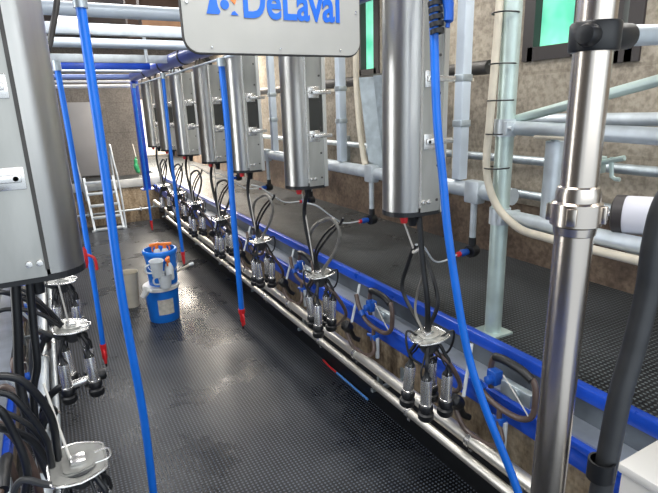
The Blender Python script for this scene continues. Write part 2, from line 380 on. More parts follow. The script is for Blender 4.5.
# ================================================================ STALL HOUSINGS
INSERT = mat('dark_glossy_insert', (.07, .07, .065), .3, .5, noise=.4, nscale=4)
def u_profile(R, xb, n=14):
    """curved nose on -X, flat flanks back to +xb"""
    pts = [(xb, -R)]
    for i in range(n + 1):
        a = -PI / 2 - PI * i / n; pts.append((R * math.cos(a), R * math.sin(a)))
    pts.append((xb, R)); return pts
def strip_u(R, xb, z0, z1, n=14, thick=.004):
    bm = bmesh.new(); P = u_profile(R, xb, n)
    lo = [bm.verts.new((x, y, z0)) for x, y in P]; hi = [bm.verts.new((x, y, z1)) for x, y in P]
    for i in range(len(P) - 1): bm.faces.new((lo[i], lo[i + 1], hi[i + 1], hi[i]))
    bmesh.ops.solidify(bm, geom=bm.faces[:], thickness=thick)
    return bm
def housing(x, y, z, H, lab, side, rotz=0, R=.12, xb=.15, insert=False, group=''):
    t = thing('milking_unit_housing', lab, 'housing', (x, y, z), (0, 0, rotz), group)
    link('cover', strip_u(R, .012, .008, H), STEEL, t)
    for s in (-1, 1):
        link('side_panel', box(.01, xb, s * R - .003, s * R + .003, .008, H), STEEL_FLAT, t, smooth=False)
    P = u_profile(R * .96, xb - .005)
    link('bottom_cap', prism(bmesh.new(), u_profile(R * 1.015, xb + .003), -.010, .012), RUBBER, t, smooth=False)
    link('top_cap', prism(bmesh.new(), P, H - .02, H - .008), DARKMETAL, t, smooth=False)
    link('back_plate', box(xb - .012, xb, -R * .95, R * .95, .03, H - .02), DARKMETAL, t, smooth=False)
    # fold along the edge of the curved nose and the flange at the back
    for s in (-1, 1):
        f = bmesh.new(); bx(f, .0, .012, s * R - .005, s * R + .005, .03, H); link('seam_fold', f, STEEL_SHELL if side > 0 else DARKMETAL, t, smooth=False)
    f = bmesh.new()
    bx(f, xb - .004, xb + .022, -R - .012, -R + .006, .0, H + .01); bx(f, xb - .004, xb + .022, R - .006, R + .012, .0, H + .01)
    link('back_flange', f, STEEL, t, smooth=False)
    fs = -1 if side > 0 else 1
    for zz in (.33, .60):
        b = bmesh.new(); bx(b, .03, xb + .06, *sorted((fs * (R + .018), fs * (R + .002))), zz - .012, zz + .012, bev=.003); bx(b, .02, .10, *sorted((fs * (R + .008), fs * (R + .003))), zz - .035, zz + .035, bev=.002)
        lathe(b, [(0, -.012), (.008, -.012), (.008, 0), (0, 0)], 10, along((.045, fs * (R + .006), zz), (0, -fs, 0)))
        link('mounting_ledge', b, STEEL_SHELL, t)
    for k in range(6):
        zz = .06 + k * .16; link('bolt', L([(0, -.005), (.006, -.004), (.007, 0), (0, 0)], 10, along((xb - .02, fs * (R + .003), zz), (0, -fs, 0))), DARKMETAL, t)
    for xx in (-.005, .025):
        link('bolt', L([(0, -.01), (.01, -.008), (.012, 0), (0, 0)], 12, along((xx + .03, fs * (R + .003), .055), (0, -fs, 0))), STEEL_SHELL, t)
    if insert:
        for s in (-1, 1):
            link('dark_insert', box(.028, xb - .004, s * R - .0045, s * R + .0045, .355, .585), INSERT, t, smooth=False)
            e = bmesh.new()
            for zz in (.34, .60): bx(e, .0, xb + .02, s * R - .009, s * R + .009, zz - .006, zz + .006)
            link('shelf_edge', e, STEEL_SHELL, t, smooth=False)
    # hook and strap up to the rail
    link('hook', T([(.02, 0, H - .02), (.02, 0, H + .03), (-.02, 0, H + .06), (-.07, 0, H + .04), (-.08, 0, H + .0)], .007, 8, 5), DARKMETAL, t)
    c = bmesh.new()
    for yy in (-.05, .0, .05): tube(c, [(.06, yy, H - .02), (.05, yy, H + .05), (.0, yy, H + .09), (-.03, yy, H + .12)], .009, 8, 4)
    link('air_tubes', c, RUBBER, t)
    link('hose_outlet', L([(0, -.07), (.02, -.07), (.024, -.03), (.03, -.01), (.03, 0), (0, 0)], 14, along((.05, 0, -.008), (0, 0, 1))), RUBBER, t)
    link('air_port', L([(0, -.035), (.016, -.035), (.02, -.01), (.02, 0), (0, 0)], 14, along((-.04, -.05, -.008), (0, 0, 1))), RED if side > 0 else RUBBER, t)
    return t
ysR = [1.92, 3.06, 4.18, 5.12, 6.20, 7.18, 8.15]
for i, y in enumerate(ysR):
    housing(1.465, y, (1.70, 1.685)[i > 0], .93, '%s stainless curved housing in the row hanging over the right pit edge' % ORD[i], 1, 0, .106, .125, i > 0, group='stainless milking housings on the right')
ysL = [1.93, 3.05, 4.2]
for i, y in enumerate(ysL):
    housing(-.05, y, 1.685, .95, ['large stainless housing at the left edge of the photo, closest one', 'stainless housing directly behind the big left one', 'furthest stainless housing of the left row'][i], -1, PI, .108, .22, group='stainless milking housings on the left')

t = thing('marker_stick', 'thin pale blue stick with red end lying along the pit floor edge', 'stick', (1.865, 2.88, .012))
link('stick_body', T([(0, 0, 0), (.0, .48, 0)], .009, 8, 1), mat('pale_blue_stick', (.10, .30, .75), .4), t)
link('red_end', T([(0, .48, 0), (-.005, .60, .004), (.0, .72, .01)], .008, 8, 4), RED, t)
# ================================================================ MILKING CLUSTERS
def claw_lid_profile():
    return [(-.055, -.06), (.0, -.068), (.058, -.048), (.068, -.03), (.068, .03), (.058, .048), (0, .068), (-.055, .06), (-.072, .045), (-.072, -.045)]
SRC = {}
def cup_parts(parent, px, py, z0, tilt, mir=1):
    """one teat cup hanging from the claw by a curved short tube"""
    ang = math.atan2(py, px)
    M = Matrix.Translation((px, py, z0)) @ Matrix.Rotation(tilt, 4, Vector((-math.sin(ang), math.cos(ang), 0)))
    if 'cup' not in SRC:
        o = link('teat_cup', L([(0, 0), (.014, 0), (.022, -.012), (.026, -.02), (.0285, -.028), (.0285, -.16), (.031, -.162), (.031, -.178), (.024, -.182), (0, -.182)], 18), STEEL_SHELL, parent)
        o.matrix_local = M
        l = link('liner', L([(0, -.172), (.032, -.172), (.037, -.182), (.037, -.198), (.030, -.204), (.030, -.214), (.041, -.222), (.041, -.248), (.034, -.258), (.018, -.26), (.014, -.245), (0, -.24)], 18), RUBBER, o)
        c = link('neck', L([(0, .02), (.011, .02), (.0145, .0), (.023, -.013), (.027, -.021), (.027, -.03), (.0, -.03)], 14), RUBBER, o)
        SRC['cup'] = (o, l, c)
    else:
        s, l, c = SRC['cup']; o = instance(s, 'teat_cup', parent, M)
        for q_ in (l, c):
            k = q_.copy(); COL.objects.link(k); k.parent = o
    top = M @ Vector((0, 0, .01))
    rx, ry = .03 * math.cos(ang), .03 * math.sin(ang)
    link('short_milk_tube', T([(rx * .9, ry * .9, -.055), (rx * 1.8, ry * 1.8, -.03), (px * .85, py * .85, z0 + .085), (px * 1.03, py * 1.03, z0 + .055), tuple(top)], .0095, 8, 6), RUBBER, parent)
    link('pulsation_tube', T([(rx, ry, -.02), (px * .75 + ry * .6, py * .75 - rx * .6, z0 + .06), (px + ry * .9, py - rx * .9, z0 + .02), (px + ry * .65, py - rx * .65, z0 - .06)], .005, 7, 6), RUBBER, parent)

def cluster(x, y, z, rotz, lab, group, loops, lid_tilt=(0, 0), side=1, bundle=False):
    t = thing('milking_cluster', lab, 'milking cluster', (x, y, z), (0, 0, rotz), group)
    Mt = Matrix.Rotation(lid_tilt[0], 4, 'X') @ Matrix.Rotation(lid_tilt[1], 4, 'Y')
    sc = 1.22
    P = [(a * sc, b_ * sc) for a, b_ in claw_lid_profile()]
    Pb = [(a * .62, b_ * .62) for a, b_ in P]
    bowl = bmesh.new()
    lathe(bowl, [(0, -.085), (.025, -.083), (.04, -.065), (.046, -.04), (.058, -.012), (.062, -.002), (0, -.002)], 20)
    for a in (45, 135, 225, 315):
        r_ = math.radians(a); tube(bowl, [(.03 * math.cos(r_), .03 * math.sin(r_), -.06), (.05 * math.cos(r_), .05 * math.sin(r_), -.045)], .011, 10, 1)
    b = link('claw_bowl', bowl, RUBBER_GREY, t)
    lid = bmesh.new(); prism(lid, P, 0, .010, bev=.004, M=Mt); prism(lid, Pb, .009, .018, bev=.006, M=Mt)
    l = link('claw_lid', lid, LIDM, t)
    link('lid_rim', T([Mt @ Vector((a, b_, .008)) for a, b_ in P], .0045, 7, 2, closed=True), STEEL_SHELL, l)
    kn = bmesh.new(); bx(kn, -.024, .024, -.02, .02, .016, .036, bev=.006, M=Mt); link('lid_knob', kn, STEEL_SHELL, l)
    link('lid_clip', T([Mt @ Vector(v) for v in ((.05, -.022, .01), (.085, -.022, .014), (.098, -.012, .014), (.098, .012, .014), (.085, .022, .014), (.05, .022, .01))], .0035, 7, 3), STEEL_SHELL, t)
    for k, (cx, cy) in enumerate(((.065, .06), (-.06, .07), (-.065, -.055), (.06, -.065))):
        j = random.uniform(-.008, .008)
        cup_parts(t, cx + j, cy - j, -.15 + j * 2.5, random.uniform(-.07, .12))
    if side > 0 and lab.endswith('right pipes'):
        loops = loops + [('outlet_hose', [(-.02, .03, -.07), (-.08, .08, -.14), (-.17, .06, -.30), (-.19, -.05, -.42), (-.16, -.14, -.50)], .013, HOSE_BROWN),
                         ('air_hose', [(.02, -.03, -.01), (.09, -.06, .03), (.10, -.02, -.08), (.04, .05, -.14)], .006, RUBBER),
                         ('air_hose', [(-.02, .03, -.01), (-.10, .07, .04), (-.11, .03, -.09), (-.05, -.04, -.15)], .006, RUBBER)]
    for (nm, pts, r_, mm) in loops:
        link(nm, T(pts, r_, 9, 8), mm, t)
    return t
LIDM = mat('frosted_claw_lid', (.50, .50, .47), .24, .6, noise=.3, nscale=22)

ysC = [1.81, 2.98, 4.10, 5.22, 6.32, 7.28, 8.25]
for i, y in enumerate(ysC):
    s = random.uniform(-.02, .02)
    if i == 0:
        loops = [('long_milk_tube', [(.0, .01, .0), (.0, .11, .07), (.0, .225, .19), (.01, .20, .32), (.02, .13, .45), (.03, .03, .34), (.02, -.04, .2), (.0, -.01, .07), (0, 0, .02)], .0105, RUBBER),
                 ('pulse_hose', [(-.01, .03, .02), (.0, .11, .10), (.02, .12, .20), (.01, .07, .32), (.02, .12, .45)], .007, HOSE_CLEAR),
                 ('second_pulse_hose', [(.01, .0, .02), (.0, .00, .14), (.0, .02, .22), (.01, .07, .32), (.02, .11, .45)], .007, HOSE_CLEAR),
                 ('hose_tie', [(0, .095, .435), (.03, .11, .46), (.05, .13, .445), (.02, .15, .42), (-.01, .12, .42), (0, .09, .44)], .007, CORD),
                 ('supply_hose', [(-.04, .04, .62), (-.03, .02, .4), (-.02, -.01, .2), (-.0, .01, .0)], .014, RUBBER)]
    else:
        k = 1 + s * 4
        loops = [('long_milk_tube', [(.0, .02, .0), (.0, .08, .10 * k), (.0, .13, .24), (-.01, .02, .36 * k), (.02, -.16, .43), (.04, -.23, .34), (.03, -.17, .2), (.01, -.06, .07), (.0, -.03, .0)], .012, HOSE_CLEAR if i < 3 else RUBBER_GREY),
                 ('pulse_hose', [(.01, .0, .0), (.0, .04, .12), (.02, -.05, .25 * k), (.04, -.17, .36), (.05, -.24, .42), (.05, -.26, .45)], .009, RUBBER),
                 ('second_pulse_hose', [(-.02, .03, .0), (-.02, .02, .16), (.0, -.08, .30), (.03, -.2, .40)], .008, RUBBER),
                 ('supply_hose', [(-.03, .05, .62), (-.04, .12, .45), (-.03, .1, .25), (-.01, .03, .03)], .014, RUBBER)]
    cluster(1.54, y, 1.06 + s * .3, PI + s * 3, '%s cluster of four steel teat cups hanging over the right pipes' % ORD[i], 'milking clusters on the right', 
            [(n_, [(-p[0], -p[1], p[2]) for p in pts], r_, mm) for n_, pts, r_, mm in loops], (s * 2, .1))
    tag(link('lift_cord', T([(1.50, ysR[i] + .08, 1.68), (1.52, y + .02, 1.05 + s * .3) if i else (1.53, 1.93, 1.50)], .0045, 6, 1), CORD), '%s thin pale cord hanging from its housing over the right clusters' % ORD[i], 'cord', 'lift cords on the right')
ysD = [1.69, 2.96, 3.9]
for i, y in enumerate(ysD):
    loops = [('long_milk_tube', [(-.05, .03, -.03), (-.085, .03, .02), (-.12, .02, .13), (-.2, .0, .22), (-.32, .02, .27), (-.46, .05, .2)], .013, RUBBER),
             ('pulse_hose', [(-.05, .05, -.03), (-.075, .06, .04), (-.13, .05, .18), (-.24, .05, .28), (-.40, .07, .32)], .009, RUBBER),
             ('second_pulse_hose', [(-.04, -.04, -.04), (-.10, -.05, .0), (-.16, -.05, .04), (-.2, -.03, -.05), (-.23, .0, -.28)], .011, RUBBER_GREY)]
    t = cluster((-.07, -.035, -.05)[i], y, 1.06, 0, ['milking cluster with big pale lid at the bottom left corner', 'milking cluster with pale lid hanging left, midway up the photo', 'milking cluster half hidden under the big left housing'][i],
            'milking clusters on the left', loops, ((.30, .05), (.15, .12), (.1, .1))[i])
    tag(link('lift_cord', T([(-.07, y - .12, 1.64), (-.04, y - .02, 1.08)] if i else [(-.135, 1.86, 1.3), (-.09, y, 1.07)], .0045, 6, 1), CORD), '%s pale cord holding up a left hand cluster' % ORD[i], 'cord', 'lift cords on the left')
# steel cup lying across the hanging cups (clearly seen on the second left cluster)
t = thing('spare_teat_cup', 'steel teat cup lying level under the left middle cluster', 'teat cup', (-.02, 2.93, .74))
link('teat_cup', L([(0, -.08), (.02, -.08), (.023, -.07), (.023, .06), (.018, .08), (0, .08)], 16, along((0, 0, 0), (1, .15, .05))), STEEL_SHELL, t)
link('liner', L([(0, .075), (.03, .075), (.034, .09), (.034, .11), (.028, .12), (0, .12)], 16, along((0, 0, 0), (1, .15, .05))), RUBBER, t)
link('milk_tube', T([(-.08, -.012, 0), (-.13, -.0, -.01), (-.2, .03, -.08), (-.24, .04, -.2)], .02, 10, 6), RUBBER, t)

# thick black drop hoses and bundles on the left side
def hose(name, lab, pts, r, m, cat='hose', group=None, seg=12):
    return tag(link(name, T(pts, r, seg, 10), m), lab, cat, group)
hose('drop_hose', 'thick black hose dropping from the big left housing, left one of two', [(-.155, 1.9, 1.70), (-.18, 1.9, 1.5), (-.205, 1.9, 1.32), (-.205, 1.88, 1.18), (-.19, 1.86, 1.04), (-.17, 1.83, .95)], .016, RUBBER)
hose('drop_hose', 'black hose dropping from the big left housing, right one of two', [(-.115, 1.9, 1.70), (-.135, 1.9, 1.48), (-.145, 1.9, 1.36), (-.175, 1.92, 1.25), (-.19, 1.92, 1.12)], .013, RUBBER)
for i, pts in enumerate([
    [(-.42, 1.7, 1.40), (-.30, 1.66, 1.46), (-.20, 1.65, 1.45), (-.15, 1.66, 1.38), (-.12, 1.69, 1.25), (-.125, 1.72, 1.08), (-.11, 1.72, 1.03)],
    [(-.42, 1.72, 1.28), (-.30, 1.67, 1.40), (-.22, 1.65, 1.40), (-.18, 1.65, 1.33), (-.145, 1.67, 1.20), (-.145, 1.70, 1.07), (-.12, 1.71, 1.02)],
    [(-.42, 1.75, 1.20), (-.33, 1.68, 1.33), (-.25, 1.65, 1.36), (-.22, 1.65, 1.25), (-.21, 1.65, 1.12), (-.24, 1.68, .98), (-.26, 1.70, .70), (-.26, 1.70, .53)],
    [(-.45, 3.0, 1.05), (-.36, 2.96, 1.22), (-.25, 2.95, 1.22), (-.16, 2.95, 1.17), (-.08, 2.95, 1.08)],
    [(-.45, 3.02, 1.18), (-.34, 2.96, 1.32), (-.22, 2.95, 1.30), (-.14, 2.95, 1.22), (-.07, 2.95, 1.09)],
    [(-.40, 2.55, .95), (-.33, 2.5, 1.02), (-.27, 2.48, .92), (-.26, 2.5, .70), (-.26, 2.5, .53)],
    [(-.40, 2.25, .90), (-.36, 2.2, 1.02), (-.29, 2.16, .95), (-.25, 2.15, .75), (-.26, 2.16, .53)]]):
    hose('rubber_hose', ['upper black hose arching into the bottom left cluster', 'lower black hose arching into the bottom left cluster', 'black hose looping down to the left pale pipe near the corner',
        'lower black hose arching into the left middle cluster', 'upper black hose arching into the left middle cluster', 'brown hose loop on the left pipe, further one', 'brown hose loop on the left pipe, nearer one'][i],
        pts, (.012, .010, .012, .011, .009, .015, .017)[i], HOSE_BROWN if i > 4 else RUBBER, group='black hoses on the left')

# ================================================================ WASH POINTS ON THE PIT WALL
def wash_point(x, y, z, s, lab, group):
    """square hose loop, blue valve block, arm and small hoses; s = +1 right wall, -1 left"""
    t = thing('wash_point', lab, 'wash point', (x, y, z), (0, 0, 0 if s > 0 else PI), group)
    link('hose_loop', T([(0, .13, -.07), (0, .14, .03), (0, .12, .105), (-.01, .05, .125), (-.01, -.06, .12), (-.01, -.13, .09), (-.015, -.15, .0), (-.02, -.14, -.08), (-.03, -.08, -.12), (-.04, .03, -.12), (-.05, .12, -.09), (-.05, .2, -.02), (-.04, .25, .05)], .0155, 10, 6), HOSE_BROWN, t)
    link('top_hose', T([(-.012, .105, .118), (-.014, .05, .128), (-.014, -.05, .123), (-.012, -.12, .098)], .022, 10, 6), RUBBER, t)
    v = bmesh.new(); bx(v, -.035, .02, .075, .135, -.03, .045, bev=.006); lathe(v, [(0, 0), (.022, 0), (.022, .03), (.012, .036), (0, .036)], 14, along((-.03, .105, .0), (-1, 0, 0)))
    link('valve_block', v, VALVE_BLUE, t)
    b = bmesh.new(); bx(b, -.012, .028, -.12, .06, -.055, .015, bev=.004); lathe(b, [(0, 0), (.03, 0), (.03, .015), (0, .015)], 16, along((-.01, -.03, -.02), (-1, 0, 0)))
    link('mount_plate', b, GALV, t)
    link('pull_arm', T([(.02, .30, .10), (-.02, .27, .02), (-.07, .24, -.08), (-.1, .22, -.14)], .010, 8, 2), OFFWHITE, t)
    c = bmesh.new(); lathe(c, [(0, -.03), (.035, -.03), (.04, -.01), (.036, .03), (.02, .045), (0, .045)], 16, along((-.12, .25, -.18), (-.6, 0, .6)))
    tube(c, [(-.1, .25, -.2), (-.06, .26, -.28), (-.02, .25, -.31)], .018, 10, 4); link('wash_cup', c, RUBBER, t)
    link('lower_hose', T([(-.13, .26, -.2), (-.12, .18, -.30), (-.1, .05, -.32), (-.08, -.03, -.27), (-.05, .02, -.2), (-.04, .03, -.12)], .014, 9, 6), HOSE_BROWN, t)
    d = bmesh.new(); bx(d, -.06, -.01, .0, .05, -.22, -.17, bev=.008); tube(d, [(-.04, .05, -.19), (-.04, .1, -.2)], .012, 8, 1); link('drain_valve', d, VALVE_BLUE, t)
    e = bmesh.new(); tube(e, [(-.03, .0, -.19), (-.03, -.0, -.34)], .014, 10, 1); link('drop_pipe', e, OFFWHITE, t)
    link('hose_clip', L([(.016, -.02), (.022, -.02), (.022, .02), (.016, .02)], 14, along((-.05, .155, -.06), (0, .8, .6))), VALVE_BLUE, t)
    f = bmesh.new(); tube(f, [(-.02, .04, .05), (-.04, -.02, .03), (-.04, -.09, -.03), (-.03, -.13, -.08)], .004, 6, 5); link('wire', f, CORD, t)
    return t
for i in range(7):
    wash_point(1.81, 1.50 + i * 1.12, .85, 1, '%s wash point with square brown hose loop and blue valve, right pit wall' % ORD[i], 'wash points on the right pit wall')
for i in range(3):
    wash_point(-.33, 1.95 + i * 1.12, .83, -1, '%s hose loop and valve on the left pit wall' % ORD[i], 'wash points on the left pit wall')

# ================================================================ OVERHEAD
t = thing('overhead_tube', 'thick dark blue tube running overhead along the right row', 'tube', (1.40, .2, 2.74))
link('tube_body', T([(0, 0, 0), (0, 8.7, 0)], .08, 20, 1), BLUE_TUBE, t)
for k in (3.1, 4.25, 5.35, 6.4, 7.5): link('band_clamp', L([(.08, -.02), (.088, -.02), (.088, .02), (.08, .02)], 20, along((0, k, 0), (0, 1, 0))), RUBBER, t)
t = thing('overhead_tube', 'blue tube running overhead along the left row', 'tube', (-.10, .2, 2.80))
link('tube_body', T([(0, 0, 0), (0, 8.7, 0)], .07, 20, 1), BLUE_TUBE, t)
t = thing('hanging_rail', 'thin pale rail above the right housings below the blue tube', 'rail', (1.37, 2.25, 2.60))
link('rail_body', T([(0, 0, 0), (0, 6.6, 0)], .010, 8, 1), WHITE_PIPE, t)
for k in range(6): link('hanger', T([(0, .6 + k * 1.05, 0), (.03, .6 + k * 1.05, .14)], .008, 8, 1), DARKMETAL, t)
# steel posts in blue at the far end
def square_post(name, lab, x, y, w, z0, z1, m):
    t = thing(name, lab, 'post', (x, y, z0))
    link('post_body', box(-w / 2, w / 2, -w / 2, w / 2, 0, z1 - z0, bev=.006), m, t)
    link('base_plate', box(-w * .9, w * .9, -w * .9, w * .9, 0, .015), m, t)
    return t
square_post('blue_post', 'upright blue steel post at far end of the right row', 1.40, 8.95, .11, .93, 2.68, BLUE)
square_post('blue_post', 'upright blue steel post at far end of the left row', .10, 9.6, .09, 0, 2.74, BLUE)
# cross members
def cross(name, lab, y, x0, x1, z, kind, r, m, cat='pipe'):
    t = thing(name, lab, cat, (x0, y, z))
    if kind == 'round': link('pipe_body', T([(0, 0, 0), (x1 - x0, 0, 0)], r, 16, 1), m, t)
    else: link('beam_body', box(0, x1 - x0, -r[0], r[0], -r[1], r[1], bev=.004), m, t)
    for xx in (.06, x1 - x0 - .06):
        if kind == 'round': link('clamp', L([(r, -.02), (r * 1.2, -.02), (r * 1.2, .02), (r, .02)], 16, along((xx, 0, 0), (1, 0, 0))), m, t)
    return t
cross('cross_pipe', 'pale round pipe crossing overhead at the top left corner', 3.28, -.5, 1.9, 2.75, 'round', .038, WHITE_PIPE)
cross('cross_beam', 'flat grey beam crossing overhead behind the nearest pale pipe', 4.48, -.5, 2.0, 2.815, 'box', (.03, .04), GALV_PALE, 'beam')
cross('cross_pipe', 'pale round pipe crossing overhead and passing behind the sign', 4.72, -.5, 2.1, 2.745, 'round', .038, WHITE_PIPE)
cross('cross_beam', 'square galvanised beam crossing overhead below the pale pipes', 6.07, .0, 1.55, 2.75, 'box', (.03, .04), GALV_PALE, 'beam')
cross('cross_beam', 'flat blue beam crossing overhead between galvanised pipes', 6.95, .0, 1.30, 2.745, 'box', (.03, .04), BLUE, 'beam')
cross('cross_pipe', 'thin galvanised pipe crossing overhead behind the blue beam', 7.7, .0, 1.9, 2.745, 'round', .025, GALV_PALE)
cross('cross_pipe', 'pale blue pipe crossing overhead near the far posts', 8.9, .0, 1.42, 2.74, 'round', .038, mat('pale_blue_pipe', (.22, .30, .62), .35, .1))
cross('cross_pipe', 'lowest white pipe crossing overhead at the far end', 9.35, .0, 1.42, 2.62, 'round', .028, WHITE)
cross('cross_pipe', 'thin white pipe just above the lowest far cross pipe', 9.3, .0, 1.42, 2.69, 'round', .018, WHITE)
t = thing('conduit', 'short upright grey conduit dropping behind the square beam', 'pipe', (1.08, 5.9, 2.70)); link('pipe_body', T([(0, 0, 0), (.0, 0, .35)], .018, 8, 1), GALV_PALE, t)
# strap at the top left
hose('strap', 'dark strap hanging beside the big left housing at the top', [(.145, 2.5, 2.76), (.134, 2.5, 2.65), (.10, 2.5, 2.54), (.072, 2.5, 2.465), (.03, 2.5, 2.44)], .012, DARKMETAL, 'strap')

# ================================================================ SIGN
t = thing('brand_sign', 'grey white company sign with blue DeLaval lettering hanging at the top', 'sign', (.888, 2.0, 2.60))
RXs = Matrix.Rotation(PI / 2, 4, 'X')
SIGNM = mat('sign_board', (.40, .40, .375), .4, 0, noise=.05)
SBLUE = mat('sign_blue_ink', (.015, .13, .62), .4); SOR = mat('sign_orange_ink', (.85, .22, .06), .4)
link('board', prism(bmesh.new(), rounded(.76, .385, .055), -.008, .008, M=RXs), SIGNM, t)
rim = bmesh.new(); tube(rim, [(x, 0, z) for x, z in rounded(.765, .39, .057, 5)], .005, 6, 1, closed=True); link('rim', rim, DARKMETAL, t)
for xx in (-.36, .36):
    link('bolt', L([(0, 0), (.006, 0), (.006, .004), (0, .005)], 10, along((xx, -.009, -.02), (0, -1, 0))), STEEL_SHELL, t)
for xx in (-.28, 0, .28): link('bolt', L([(0, 0), (.004, 0), (.004, .004), (0, .005)], 10, along((xx, -.009, -.172), (0, -1, 0))), STEEL_SHELL, t)
for xx in (-.25, .25): link('hanger', T([(xx, .012, .17), (xx, .02, .35)], .008, 8, 1), DARKMETAL, t)
def textmesh(s, size, off, m, parent, loc, width=None):
    cu = bpy.data.curves.new('letters', 'FONT'); cu.body = s; cu.size = size; cu.offset = off; cu.extrude = .0012; cu.resolution_u = 4
    o = bpy.data.objects.new('letters', cu); COL.objects.link(o)
    dg = bpy.context.evaluated_depsgraph_get(); me = bpy.data.meshes.new_from_object(o.evaluated_get(dg))
    bpy.data.objects.remove(o)
    xs = [v.co.x for v in me.vertices]; w = max(xs) - min(xs); x0 = min(xs)
    k = (width / w) if width else 1
    for v in me.vertices: v.co.x = (v.co.x - x0) * k
    me.materials.clear(); me.materials.append(m)
    q_ = bpy.data.objects.new('lettering', me); COL.objects.link(q_); q_.parent = parent
    q_.matrix_local = Matrix.Translation(loc) @ RXs
    return q_
textmesh('DeLaval', .178, .0040, SBLUE, t, (-.145, -.0105, -.060), .425)
# emblem: split triangular mark with a round eye
def flat(pts, m, nm): 
    return link(nm, prism(bmesh.new(), pts, .009, .0112, M=RXs), m, t, smooth=False)
flat([(-.290, -.057), (-.262, .03), (-.245, .075), (-.232, .075), (-.236, .045), (-.243, .02), (-.248, -.005), (-.245, -.03), (-.236, -.048), (-.243, -.057)], SBLUE, 'emblem_stroke')
flat([(-.196, -.057), (-.166, -.057), (-.181, -.042), (-.190, -.046)], SBLUE, 'emblem_foot')
flat([(-.218 + .017 * math.cos(a * PI / 10), -.022 + .017 * math.sin(a * PI / 10)) for a in range(20)], SBLUE, 'emblem_eye')
flat([(-.205, .075), (-.226, .075), (-.206, .045), (-.196, .02), (-.197, -.002), (-.178, -.02), (-.170, -.0), (-.176, .02), (-.19, .05)], SOR, 'emblem_stroke')

# ================================================================ BLUE WASH HOSES
def wash_hose(lab, x, y, ztop, zend, r, group=None, nozzle=True):
    t = thing('wash_hose', lab, 'hose', (x, y, zend), group=group)
    h = ztop - zend
    w = [random.uniform(-.01, .01) for _ in range(4)]
    link('hose_body', T([(0, 0, .10), (w[0], 0, h * .25), (w[1], 0, h * .5), (w[2], 0, h * .75), (0, 0, h)], r, 12, 8), HOSE_BLUE, t)
    link('clamp', L([(r, -.03), (r * 1.4, -.03), (r * 1.4, .03), (r, .03)], 12, along((0, 0, h - .02), (0, 0, 1))), GALV, t)
    if nozzle:
        n_ = bmesh.new(); lathe(n_, [(0, -.03), (.010, -.03), (.012, 0), (.019, .02), (.019, .07), (r * 1.25, .10), (r * 1.25, .13), (0, .13)], 14)
        link('spray_nozzle', n_, RED, t)
        lv = bmesh.new(); tube(lv, [(.0, -.012, .09), (-.0, -.045, .07), (.0, -.05, -.0)], .007, 7, 4); link('trigger', lv, RED, t)
        link('nozzle_tip', L([(0, -.055), (.007, -.055), (.009, -.03), (0, -.03)], 10), RUBBER, t)
    return t
wash_hose('thick blue hose hanging straight down, closest one at left of centre', .196, 2.24, 2.63, .25, .0185)
wash_hose('blue hose with red nozzle hanging just right of the left cluster row', .142, 3.82, 2.52, .42, .018)
wash_hose('blue hose with red nozzle hanging in front of the third right housing', 1.25, 3.90, 2.56, .42, .024)
wash_hose('blue hose with red nozzle hanging behind the upper blue bucket', 1.27, 6.1, 2.60, .40, .020)
wash_hose('short blue hose with red nozzle beside the far blue post', 1.30, 8.36, 2.60, .38, .018)
t = thing('red_tap', 'small red tap under the second left housing beside its blue hose', 'tap', (.09, 3.02, 1.42))
link('tap_body', L([(0, -.05), (.012, -.05), (.02, -.02), (.02, .05), (.01, .07), (0, .07)], 12), RED, t); link('tap_lever', T([(0, 0, .03), (.05, -.01, .0), (.055, -.01, -.07)], .008, 7, 4), RED, t)
link('feed_pipe', T([(0, 0, .06), (-.04, .02, .16), (-.10, .03, .26)], .012, 8, 5), RUBBER, t)
t = thing('draped_hose', 'long blue hose draped in front of the nearest right housing', 'hose', (1.31, 1.553, 2.5))
B0 = Vector((1.31, 1.553, 2.5))
link('hose_body', T([Vector(p) - B0 for p in ((1.31, 1.56, 2.60), (1.31, 1.554, 2.53), (1.31, 1.551, 2.456), (1.315, 1.527, 2.14), (1.33, 1.5, 1.909), (1.34, 1.466, 1.673), (1.37, 1.384, 1.265), (1.40, 1.298, 1.015), (1.46, 1.141, .664), (1.475, 1.05, .40), (1.46, .95, .03))], .0165, 12, 8), HOSE_BLUE, t)
cl = bmesh.new()
for k in range(5): lathe(cl, [(.017, -.008), (.026, -.008), (.026, .008), (.017, .008)], 14, along((.002, -.002 - k * .004, .045 - k * .024), (.05, -.15, -1)))
link('hose_coupling', cl, RUBBER, t)
link('ball_valve', T([(.02, -.01, .12), (.035, -.03, .06), (.035, -.04, .0), (.03, -.04, -.04)], [.008, .02, .018, .008], 10, 5), VALVE_BLUE, t)

# ================================================================ STEPS AT THE FAR END
t = thing('pit_steps', 'pale metal steps with handrails at the far end of the pit', 'steps', (.84, 10.45, 0))
for sx in (-.26, .26):
    b = bmesh.new(); bx(b, sx - .02, sx + .02, -.03, .03, 0, 1.0, M=Matrix.Shear('XY', 4, (0, 0)) @ Matrix.Identity(4))
    for v in b.verts: v.co.y += v.co.z * .40; v.co.x -= (v.co.z * .03)
    link('stringer', b, GALV_PALE, t)
for k, zz in enumerate((.03, .25, .47, .69, .90)):
    link('tread', box(-.25 - zz * .03, .25 - zz * .03, zz * .4 - .05, zz * .4 + .08, zz - .02, zz + .02, bev=.004), GALV_PALE, t)
link('handrail', T([(-.30, .39, .55), (-.34, .38, .9), (-.38, .36, 1.3), (-.41, .3, 1.62), (-.43, .22, 1.69), (-.46, .16, 1.64)], .020, 10, 6), GALV_PALE, t)
link('handrail', T([(.30, -.0, .02), (.31, .1, .5), (.30, .2, .95), (.27, .27, 1.3), (.25, .32, 1.6), (.24, .4, 1.3), (.25, .42, .9)], .019, 10, 6), GALV_PALE, t)
